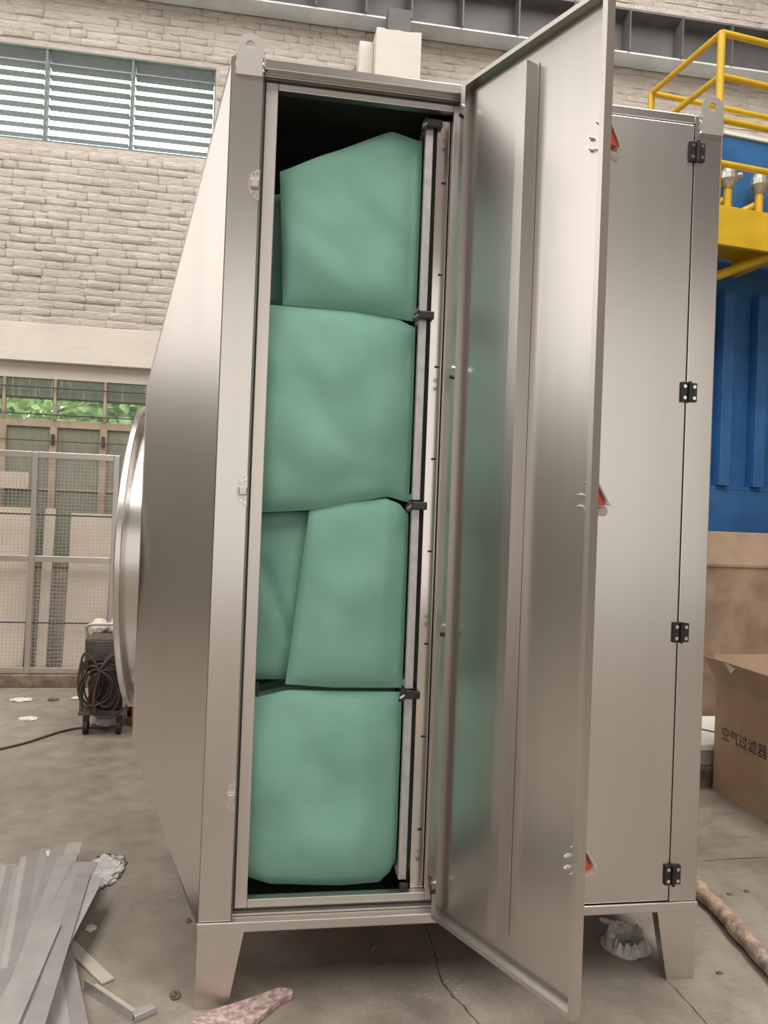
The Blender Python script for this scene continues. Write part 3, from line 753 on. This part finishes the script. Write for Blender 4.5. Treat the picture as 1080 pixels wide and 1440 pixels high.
# cream boards leaning behind the mesh
for k, (xa, xb, zt_, zb_) in enumerate(((-2.86, -2.42, 1.50, 0.012), (-2.30, -1.74, 1.46, 0.012), (-1.64, -1.56, 1.46, 0.012), (-1.43, -1.10, 1.43, 0.012))):
    lab = ['wide cream board leaning behind the mesh panel by its far post', 'wide cream board behind the middle of the mesh panel', 'narrow cream board strip behind the mesh panel', 'cream board behind the mesh panel beside the round flange'][k]
    m = MB().box((xa, 0, 0), (xb, 0.018, zt_-zb_)); m.xf(Matrix.Translation((0, MY+0.06, zb_-0.012)) @ Matrix.Rotation(math.radians(-5), 4, 'X'))
    tag(m.build('cream_board', CREAM, None, 0.002), lab, 'board', 'boards behind the mesh panel')
tag(box('white_card', (-2.20, MY+0.255, 1.60), (-1.80, MY+0.262, 1.74), CREAM, None), 'small cream card propped on the low window sill behind the mesh panel', 'card')

# welding machine on casters, draped with cables
wx, wy = -0.80, 3.02
wm = thing('welding_machine', 'dark wheeled welding machine draped with tangled cables beside the round flange', 'welder', (wx, wy, 0))
box('base_tray', (-0.97, 2.86, 0.125), (-0.68, 3.40, 0.15), WELDB, wm, 0.006)
box('lower_case', (-0.905, 2.90, 0.15), (-0.70, 3.36, 0.40), WELD, wm, 0.015)
box('upper_case', (-0.955, 2.91, 0.40), (-0.69, 3.34, 0.62), WELDB, wm, 0.012)
box('front_panel', (-0.90, 2.888, 0.17), (-0.715, 2.8995, 0.34), RUBBER, wm, 0.004)
box('control_panel', (-0.945, 2.895, 0.47), (-0.70, 2.9095, 0.60), WELD, wm, 0.004)
box('chrome_trim', (-0.86, 2.885, 0.395), (-0.70, 2.8995, 0.404), CHROME, wm)
MB().tube(smooth_path([(-0.945, 2.95, 0.62), (-0.945, 2.93, 0.695), (-0.82, 2.93, 0.705), (-0.70, 2.93, 0.70), (-0.695, 2.95, 0.62)], 5), 0.011, 8).build('handle', STEEL_GALV, wm, smooth=True)
box('upright', (-0.968, 2.88, 0.15), (-0.948, 2.90, 0.47), WELDB, wm, 0.003)
box('upright', (-0.70, 2.88, 0.15), (-0.684, 2.90, 0.40), STEEL_GALV, wm, 0.003)
for i in range(6):
    box('vent_slat', (-0.93, 2.8955, 0.415+i*0.009), (-0.83, 2.909, 0.419+i*0.009), RUBBER, wm)
for cx in (-0.925, -0.72):
    for cy in (2.90, 3.34):
        cs = box('caster', (cx-0.018, cy-0.02, 0.075), (cx+0.018, cy+0.02, 0.125), BLACKM, wm, 0.004)
        MB().tube([(cx-0.014, cy, 0.046), (cx+0.014, cy, 0.046)], 0.046, 16).build('wheel', RUBBER, cs, smooth=True)
rc = random.Random(12)
for k in range(7):
    cx, cz = -0.90+rc.uniform(-0.03, 0.10), 0.30+rc.uniform(-0.05, 0.06)
    ra, rb_ = rc.uniform(0.06, 0.11), rc.uniform(0.12, 0.21); ph_ = rc.uniform(0, 6); tl = rc.uniform(-0.5, 0.5)
    pts = []
    for i in range(26):
        a = 2*PI*i/26
        u_, v_ = ra*math.cos(a)*(1+0.12*math.sin(2*a+ph_)), rb_*math.sin(a)*(1+0.1*math.cos(3*a+ph_))
        pts.append((cx+u_*math.cos(tl)-v_*math.sin(tl)*0.5, 2.862-0.007*k-0.006*math.sin(a*2+ph_), max(0.06, cz+v_*math.cos(tl)*0.9+u_*math.sin(tl))))
    MB().tube(pts, rc.choice([0.0065, 0.008, 0.009]), 7, closed=True).build('cable_loop', rc.choice([CABLE, CABLE, CABLEB]), wm, smooth=True)
MB().tube(smooth_path([(-0.70, 2.88, 0.55), (-0.78, 2.84, 0.50), (-0.86, 2.82, 0.38), (-0.90, 2.82, 0.22), (-0.86, 2.82, 0.14), (-0.76, 2.81, 0.13), (-0.67, 2.80, 0.19), (-0.58, 2.80, 0.225)], 6), 0.008, 7).build('torch_lead', CABLE, wm, smooth=True)
MB().tube(smooth_path([(-0.72, 2.87, 0.57), (-0.80, 2.85, 0.49), (-0.84, 2.83, 0.40), (-0.87, 2.825, 0.27), (-0.86, 2.825, 0.16)], 6), 0.012, 7).build('earth_lead', CABLEB, wm, smooth=True)
def crumple(name, label, cat, c, size, seed, mat, amp=0.35, sub=4, group=None, flat=True, parent=None):
    bm = bmesh.new(); bmesh.ops.create_icosphere(bm, subdivisions=sub, radius=1.0)
    for v in bm.verts:
        p = v.co.copy(); q = p*1.6+Vector((seed*7.3, seed*1.7, 0))
        r = 1+amp*(1-2*abs(noise.noise(q*1.1)))*0.9+amp*0.55*(1-2*abs(noise.noise(q*2.6)))+amp*0.2*noise.noise(q*6)
        v.co = Vector((p.x*r*size[0], p.y*r*size[1], p.z*r*size[2]))
    zmin = min(v.co.z for v in bm.verts)
    if flat:
        cut = zmin*0.55
        for v in bm.verts: v.co.z = max(v.co.z, cut)
        zmin = cut
    inv = Matrix.Identity(4) if parent is None else wmat(parent).inverted()
    for v in bm.verts: v.co = Vector((v.co.x, v.co.y, v.co.z-zmin))
    me = bpy.data.meshes.new(name)
    for f in bm.faces: f.smooth = (sub > 3)
    bm.to_mesh(me); bm.free(); me.materials.append(mat)
    o = bpy.data.objects.new(name, me); col.objects.link(o); o.location = c
    return tag(o, label, cat, group)
crumple('foil_ball', 'crumpled silver foil lying on top of the welding machine', 'foil', (-0.77, 3.14, 0.6205), (0.06, 0.055, 0.05), 3, FILM, 0.4)
crumple('cloth_roll', 'cream cloth bundle lying on top of the welding machine', 'cloth', (-0.915, 3.16, 0.6205), (0.045, 0.05, 0.05), 4, CREAM, 0.2)
tag(box('orange_case', (-0.672, 3.06, 0.0), (-0.45, 3.28, 0.20), ORANGE, None, 0.02), 'orange plastic case on the floor between the welding machine and the round flange', 'case')
tag(MB().tube(smooth_path([(-0.80, 2.99, 0.007), (-0.96, 3.02, 0.007), (-1.08, 2.93, 0.007), (-1.22, 2.70, 0.007), (-1.34, 2.56, 0.007), (-1.6, 2.28, 0.007), (-2.0, 2.0, 0.007)], 8), 0.007, 7).build('floor_cable', CABLEB, None, smooth=True), 'thin brown cable trailing across the floor from the welding machine', 'cable')
for k, (x, y, s) in enumerate(((40, 1012, .03), (30, 985, .035), (75, 985, .02), (150, 1018, .05), (108, 983, .02))):
    p = onZ(x, y, 0)
    crumple('floor_scrap', ['torn paper scrap on the floor before the mesh panel', 'pale paper scrap curling on the floor near the mesh panel', 'dark little scrap on the floor near the mesh panel', 'shiny clear film scrap under the welding machine', 'small pale scrap beside the welding machine'][k], 'scrap', (p.x, p.y, 0), (s*1.5, s, 0.008), k+30, [PAPER, PAPER, DEBRIS, FILM, PAPER][k], 0.5, 3)

# ================================================================== LEFT FOREGROUND: pile of sheet steel strips
strips = [  # far end px, near end px, width, layer
    (-6, 1216, -60, 1470, .070), (10, 1217, -44, 1470, .070), (22, 1217, -30, 1472, .065), (33, 1216, -14, 1475, .070),
    (40, 1204, -2, 1475, .060), (50, 1199, 8, 1475, .060), (60, 1195, 12, 1475, .060), (66, 1193, 22, 1478, .055),
    (80, 1330, 110, 1500, .085), (62, 1340, 84, 1500, .080), (40, 1350, 58, 1500, .080), (20, 1360, 30, 1500, .09),
    (86, 1188, 22, 1440, .072), (105, 1185, 34, 1445, .058), (96, 1202, 0, 1470, .075), (112, 1212, 4, 1448, .062),
    (122, 1213, 12, 1425, .085), (134, 1234, -8, 1500, .060), (118, 1228, 40, 1470, .050), (70, 1300, -20, 1500, .07)]
strip_lab = 'long grey steel strip in the heap of offcuts on the floor'
SM = [STEEL_STRIP, plain('pale_sheet_steel', (0.45, 0.43, 0.415), 0.40, 0.30, 0.08, 9), plain('dull_sheet_steel', (0.32, 0.30, 0.29), 0.46, 0.25, 0.08, 9)]
rs = random.Random(21)
for k, (ax, ay, bx_, by_, w) in enumerate(strips):
    zl = 0.003+0.0065*k
    a = onZ(ax, ay, zl); b = onZ(bx_, by_, zl)
    d = (b-a); L_ = d.length; mid = (a+b)/2; c_ = 0.006; h = w/2; q = L_/2
    out = [(-q, h-c_), (-q, -h+c_), (-q+c_, -h), (q-c_, -h), (q, -h+c_), (q, h-c_), (q-c_, h), (-q+c_, h)]
    o = MB().prism(out, 'z', -0.0018, 0.0018).build('steel_strip', rs.choice(SM))
    o.location = (mid.x, mid.y, zl)
    tilt = 0.0 if k in (0, 8) else rs.uniform(-0.05, 0.05)
    o.rotation_mode = 'XYZ'; o.rotation_euler = (tilt, 0, math.atan2(d.y, d.x))
    lab = ('grey steel strip in the parallel bundle at the bottom of the heap' if k < 8 else
           'grey steel strip end poking out of the heap beneath the crossing strips' if k < 12 else
           'broad grey steel strip lying slantwise across the heap, tip on the film scrap' if k == 16 else
           'topmost slanting steel strip along the edge of the heap beside the flat bar' if k == 17 else
           'grey steel strip lying slantwise among the top layers of the heap')
    tag(o, lab, 'steel strip', 'steel strips in the heap')
def flat_piece(name, label, cat, pa, pb, w, h, mat, bev=0.003, group=None, z=0.0):
    a = onZ(*pa, z); b = onZ(*pb, z); d = (b-a); L_ = d.length; d.normalize()
    ang = math.atan2(d.y, d.x); mid = (a+b)/2
    o = MB().box((-L_/2, -w/2, 0), (L_/2, w/2, h)).build(name, mat, None, bev)
    o.location = (mid.x, mid.y, z); o.rotation_euler = (0, 0, ang)
    return tag(o, label, cat, group)
flat_piece('flat_bar', 'short pale flat bar on the floor beside the steel strips', 'bar', (84, 1318), (152, 1383), 0.042, 0.010, FLATBAR)
# angle offcut
a = onZ(118, 1394); b = onZ(185, 1440); d = (b-a).normalized(); L_ = (b-a).length
ao = thing('steel_angle', 'short steel angle offcut lying on the floor near the flat bar', 'angle offcut', (a.x, a.y, 0), math.atan2(d.y, d.x))
MB().box((0, 0.0, 0.0), (L_, 0.045, 0.004)).build('flange', FLATBAR, ao, 0.001, local=True)
MB().box((0, 0.0, 0.004), (L_, 0.004, 0.035)).build('web', STEEL_GALV, ao, 0.001, local=True)
flat_piece('angle_end', 'small bright steel offcut touching the end of the steel angle', 'offcut', (186, 1436), (216, 1422), 0.030, 0.02, STEEL_GALV, 0.003)
# crumpled film by the strips and a paper scrap
p = onZ(139, 1225, 0); crumple('film_scrap', 'crumpled whitish film scrap at the far end of the steel strips', 'film', (p.x+0.02, p.y, 0), (0.055, 0.11, 0.005), 9, FILM, 0.45)
p = onZ(70, 1196, 0.07); o = box('paper_scrap', (-0.012, -0.028, 0), (0.012, 0.028, 0.003), PAPER); o.location = (p.x, p.y, 0.0865-0.03); o.rotation_euler = (0, 0, 0.35); tag(o, 'cream paper scrap lying on the tips of the steel strips', 'paper')
# pink stained plank end in front of the left leg
pl = [(255, 1452), (300, 1425), (345, 1411), (392, 1394), (410, 1396), (412, 1402), (395, 1410), (360, 1440), (330, 1458)]
P = [onZ(x, y, 0.0) for x, y in pl]
tag(MB().prism([(p.x, p.y-0.012) for p in P], 'z', 0.0, 0.022).build('pink_plank', PINK, None, 0.004), 'pink-stained splintered plank on the floor before the cabinet leg', 'plank')
for k, (x, y, s) in enumerate(((246, 1402, .010), (265, 1296, .006), (168, 1217, .008), (524, 1333, .006), (128, 1306, .012))):
    p = onZ(x, y, 0)
    crumple('debris_bit', ['dark burnt crumb on the floor left of the cabinet leg', 'tiny dark crumb on the floor below the tapered hood', 'tiny shiny crumb on the floor beyond the film scrap', 'tiny dark crumb on the floor beneath the cabinet', 'curled pale shaving on the floor beside the steel strips'][k], 'debris', (p.x, p.y, 0), (s, s*1.3, s*(0.25 if k == 4 else 0.8)), 60+k, [DEBRIS, DEBRIS, CHROME, DEBRIS, PAPER][k], 0.5, 3)
# loose plaster crumbs along the crack: too many to count
m = MB(); rr = random.Random(4)
for k in range(150):
    x, y = rr.choice(((690, 1392), (640, 1385), (585, 1398), (700, 1420), (530, 1408)))
    p = onZ(x+rr.gauss(0, 17), y+rr.gauss(0, 8), 0); s = rr.uniform(0.0006, 0.0026)
    m.add([(p.x-s, p.y, 0), (p.x+s, p.y-s*.5, 0), (p.x+s*.3, p.y+s, 0), (p.x, p.y, s*1.2)], [(0, 1, 3), (1, 2, 3), (2, 0, 3), (0, 2, 1)])
cr = m.build('crumbs', CRUMB); tag(cr, 'scattered plaster crumbs on the floor along the crack', kind='stuff', cat='crumbs')

# ================================================================== RIGHT SIDE
p = onZ(881, 1331, 0)
NR, NT = 26, 110; V = []; F = []
for i in range(NR+1):
    r = i/NR
    for j in range(NT):
        th = 2*PI*j/NT; c, sn = math.cos(th), math.sin(th)
        fold = 1-abs(noise.noise(Vector((c*2.6, sn*2.6, 3.3+r*1.2))))*2.2; fine = noise.noise(Vector((c*7, sn*7, r*5)))
        R_ = (0.086 if c < 0 else 0.078)*(1+0.16*noise.noise(Vector((c*1.7, sn*1.7, 8))))
        rim = math.exp(-((r-0.62)/0.23)**2)
        z = rim*(0.062+0.028*fold+0.018*fine)*(1.15 if sn > -0.2 else 0.75)
        z += 0.020*math.exp(-(r/0.3)**2)*(1+fine)
        z *= (1-r**6)
        rr_ = r*R_*(1+0.10*fold*rim)
        V.append((rr_*c*1.08, rr_*sn*0.95, max(0.0008, z*0.62)))
for i in range(NR):
    for j in range(NT):
        F.append((i*NT+j, i*NT+(j+1) % NT, (i+1)*NT+(j+1) % NT, (i+1)*NT+j))
pbag = MB().add(V, F).build('plastic_bag', FILM, None, smooth=True); pbag.location = (p.x, p.y, 0)
tag(pbag, 'crumpled grey plastic bag on the floor beneath the closed cabinet door', 'plastic bag')
MB().tube(smooth_path([(0.0, 0.03, 0.03), (-0.03, 0.05, 0.052), (-0.075, 0.06, 0.07)], 4), [0.016, 0.018, 0.017, 0.012, 0.013, 0.009, 0.010, 0.007, 0.004], 7).build('twisted_neck', FILM, pbag, local=True)
# rough log
a = onZ(968, 1232, 0.03); b = onZ(1098, 1378, 0.03)
rr = random.Random(3); pts = []; rad = []
for i in range(15):
    t = i/14; q = a.lerp(b, t); pts.append((q.x+rr.uniform(-.006, .006), q.y, 0.034+0.002*math.sin(i))); rad.append(0.030+rr.uniform(-0.004, 0.004))
pts = [(x, y, max(z, r)) for (x, y, z), r in zip(pts, rad)]
tag(MB().tube(pts, rad, 12).build('wooden_log', LOGM, None, smooth=True), 'rough weathered wooden pole lying on the floor beside the cabinet', 'pole')
for k, (x, y) in enumerate(((1026, 1258), (1050, 1254), (1012, 1369))):
    p = onZ(x, y, 0); crumple('floor_chip', 'tiny dark chip on the floor beside the wooden pole', 'chip', (p.x, p.y, 0), (.009, .006, .003), 80+k, DEBRIS, 0.5, 2, 'chips beside the pole')
# carton
cx0, cy0, cy1, cz = 2.72, 0.86, 1.68, 0.612
ct = thing('cardboard_carton', 'brown cardboard carton with open flaps and printed black characters', 'carton', (3.0, 1.27, 0))
t = 0.006; cw = 0.62
box('side_wall', (cx0, cy0, 0), (cx0+t, cy1, cz), CARD, ct); box('side_wall', (cx0+cw-t, cy0, 0), (cx0+cw, cy1, cz), CARD, ct)
box('side_wall', (cx0+t, cy0, 0), (cx0+cw-t, cy0+t, cz), CARD, ct); box('side_wall', (cx0+t, cy1-t, 0), (cx0+cw-t, cy1, cz), CARD, ct)
box('bottom', (cx0+t, cy0+t, 0), (cx0+cw-t, cy1-t, t), CARD, ct)
def flap(name, p0, p1, out, up, L_, inset, mat):
    p0, p1 = Vector(p0), Vector(p1); e = (p1-p0).normalized(); o_ = Vector(out)*math.cos(up)*L_+Vector((0, 0, 1))*math.sin(up)*L_
    q = [p0, p1, p1-e*inset+o_, p0+e*inset+o_]; nrm = (q[1]-q[0]).cross(q[3]-q[0]).normalized()*0.004
    MB().add(q+[v+nrm for v in q], [(0,1,2,3),(7,6,5,4),(0,4,5,1),(1,5,6,2),(2,6,7,3),(3,7,4,0)]).build(name, mat, ct)
flap('flap', (cx0, cy0, cz), (cx0, cy1, cz), (-1, 0, 0), math.radians(66), 0.155, -0.03, CARD)
flap('flap', (cx0+t, cy1, cz), (cx0+cw-t, cy1, cz), (0, 1, 0), math.radians(72), 0.155, 0.0, CARD)
flap('flap', (cx0+cw, cy0, cz), (cx0+cw, cy1, cz), (1, 0, 0), math.radians(35), 0.2, 0.0, CARD)
flap('flap', (cx0+t, cy0, cz), (cx0+cw-t, cy0, cz), (0, -1, 0), math.radians(-20), 0.2, 0.0, CARD)
MB().add([(cx0-0.052, 1.47, cz+0.085), (cx0-0.055, 1.40, cz+0.145), (cx0-0.064, 1.52, cz+0.145)], [(0, 1, 2)]).build('tape_scrap', FILM, ct)
def text_mesh(s, size, name, mat, parent, M, spacing=1.0):
    cu = bpy.data.curves.new(name, 'FONT'); cu.body = s; cu.size = size; cu.align_x = 'LEFT'; cu.extrude = 0.0004; cu.space_character = spacing
    cu.resolution_u = 3
    o = bpy.data.objects.new(name+'_tmp', cu); col.objects.link(o)
    dg = bpy.context.evaluated_depsgraph_get(); me = bpy.data.meshes.new_from_object(o.evaluated_get(dg))
    bpy.data.objects.remove(o); bpy.data.curves.remove(cu)
    me.transform(wmat(parent).inverted() @ M); me.materials.clear(); me.materials.append(mat)
    t_ = bpy.data.objects.new(name, me); col.objects.link(t_); t_.parent = parent; return t_
# text runs along -Y on the face x = cx0 (normal -X)
TM = Matrix(((0, 0, -1, cx0-0.0006), (-1, 0, 0, 1.615), (0, 1, 0, 0.315), (0, 0, 0, 1)))
text_mesh('\u7a7a\u6c14\u8fc7\u6ee4\u5668', 0.078, 'printed_text', INK, ct, TM, 1.02)

# brown boards, pallet stack
brd = thing('board_stack', 'big brown plywood board with a lighter top band standing before the blue machine', 'board', (3.8, 2.45, 0))
brd.rotation_euler = (0, 0, math.radians(4))
MB().box((-1.1, 0, 0), (1.6, 0.03, 1.24)).build('main_board', PLY, brd, 0.003, local=True)
MB().box((-1.1, 0.004, 1.2405), (1.6, 0.028, 1.46)).build('top_band', PLYL, brd, 0.003, local=True)
MB().box((-1.1, -0.012, 1.225), (1.6, -0.0005, 1.245)).build('batten', PLY, brd, 0.002, local=True)
plt = thing('pallet', 'low timber pallet on the floor behind the carton', 'pallet', (3.1, 2.0, 0))
for yy in (1.72, 1.98, 2.24): box('bearer', (2.55, yy, 0), (3.75, yy+0.08, 0.10), TIMBER, plt, 0.003)
for i in range(5): box('deck_board', (2.55+i*0.245, 1.70, 0.1005), (2.75+i*0.245, 2.34, 0.125), TIMBER, plt, 0.003)
tag(box('grey_slab', (2.52, 1.715, 0.1255), (3.7, 2.33, 0.215), STEEL_GALV, None, 0.004), 'grey metal slab stacked on the pallet behind the carton', 'slab')
tag(box('white_sheet', (2.50, 1.70, 0.2155), (3.65, 2.32, 0.25), WHITEB, None, 0.004), 'white sheet lying on top of the grey slab behind the carton', 'sheet')
tag(MB().tube([(2.62, 2.28, 0.2545), (2.95, 1.85, 0.2545)], 0.004, 6).build('thin_rod', DARKIRON), 'thin dark rod lying across the white sheet', 'rod')

# blue dust collector with yellow platform
RA = math.radians(6.5); near = Vector((3.150, 2.536, 0))
pf = thing('platform', 'yellow steel platform with pipe railings round the blue machine', 'platform', near, RA)
ZD, SP = 3.70, 0.30
def PB(name, lo, hi, mat, par=pf, bev=0.003): return MB().box(lo, hi).build(name, mat, par, bev, local=True)
def PT(name, a, b, r, mat, par=pf): return MB().tube([a, b], r, 12).build(name, mat, par, local=True, smooth=True)
PWD = 0.80
PB('fascia', (-0.03, -0.03, ZD-0.27), (4.2, 0.0, ZD), YELLOW); PB('fascia', (-0.03, 0.0005, ZD-0.27), (0.0, PWD, ZD), YELLOW)
PB('deck', (0.0005, 0.0005, ZD-0.03), (4.2, PWD, ZD-0.005), YELLOW)
for k in range(5): PB('joist', (0.1+k*0.7, 0.001, ZD-0.16), (0.15+k*0.7, PWD, ZD-0.0305), YELLOW)
PT('brace', (0.05, 0.60, ZD-0.45), (0.65, 0.02, ZD-0.20), 0.035, YELLOW)
for (x, y) in ((0, 0), (1.6, 0), (3.2, 0), (0, PWD)): PT('railing_post', (x, y, ZD), (x, y, ZD+4*SP), 0.027, YELLOW)
for k in range(1, 5):
    z = ZD+k*SP; r_ = 0.022
    PT('rail', (0.0, 0, z), (4.2, 0, z), r_, YELLOW)
    if k >= 3 or k == 1: PT('rail', (0, 0.0, z), (0, PWD, z), r_, YELLOW)
PT('rail', (0, PWD, ZD+4*SP), (4.2, PWD, ZD+4*SP), r_, YELLOW)
PT('platform_leg', (0.02, 0.02, 0), (0.02, 0.02, ZD-0.27), 0.045, YELLOW) if False else None
dc = thing('dust_collector', 'large blue dust collector with ribbed panels under the yellow platform', 'machine', near+Matrix.Rotation(RA, 3, 'Z') @ Vector((0, 0.82, 0)), RA)
def DBx(name, lo, hi, mat, bev=0.004): return MB().box(lo, hi).build(name, mat, dc, bev, local=True)
DBx('housing', (0.30, 0.0, 1.80), (4.2, 0.62, 4.70), BLUE)
DBx('base_box', (0.22, -0.06, 1.30), (4.2, 0.62, 1.7995), BLUE)
for lx in (0.3, 2.2, 4.05):
    for ly in (0.0, 0.5): DBx('support_leg', (lx, ly, 0), (lx+0.12, ly+0.12, 1.2995), BLUE)
DBx('top_edge', (0.28, -0.02, 4.7005), (4.2, 0.64, 4.73), WHITEB, 0.002)
DBx('front_ledge', (0.28, -0.05, 1.80), (4.2, -0.0005, 1.83), BLUE)
for k in range(8):
    DBx('panel_rib', (0.36+k*0.33, -0.10, 1.8305), (0.46+k*0.33, -0.0005, 3.40), BLUE)
DBx('junction_box', (0.32, -0.05, 4.46), (0.46, -0.0005, 4.66), BLUE)
MB().tube(smooth_path([(0.58, -0.03, 4.69), (0.56, -0.035, 4.58), (0.50, -0.035, 4.45), (0.49, -0.03, 4.25)], 5), 0.010, 8).build('white_conduit', WHITEB, dc, local=True, smooth=True)
for k in range(5):
    x = 0.36+k*0.30
    v = MB().tube([(x, -0.12, 4.00), (x, -0.12, 4.20)], 0.032, 14).build('valve_pipe', YELLOW, dc, local=True, smooth=True)
    MB().tube([(x, -0.12, 3.90), (x, -0.12, 4.00)], 0.022, 12).build('pipe_union', CHROME, v, local=True)
    vv = MB().tube([(x, -0.12, 4.20), (x, -0.12, 4.23), (x, -0.12, 4.27), (x, -0.12, 4.32), (x, -0.12, 4.36)], [0.04, 0.055, 0.075, 0.07, 0.045], 14); vv.tube([(x, -0.12, 4.29), (x+0.11, -0.14, 4.32)], 0.025, 8)
    vv.build('valve_body', plain('valve_alloy', (0.42, 0.41, 0.39), 0.4, 0.7, 0.2, 30) if k == 0 else MATS['valve_alloy'], dc, local=True)
    MB().tube([(x+0.02, -0.09, 4.14), (x-0.12, -0.02, 4.06)], 0.030, 12).build('branch_pipe', YELLOW, v, local=True)
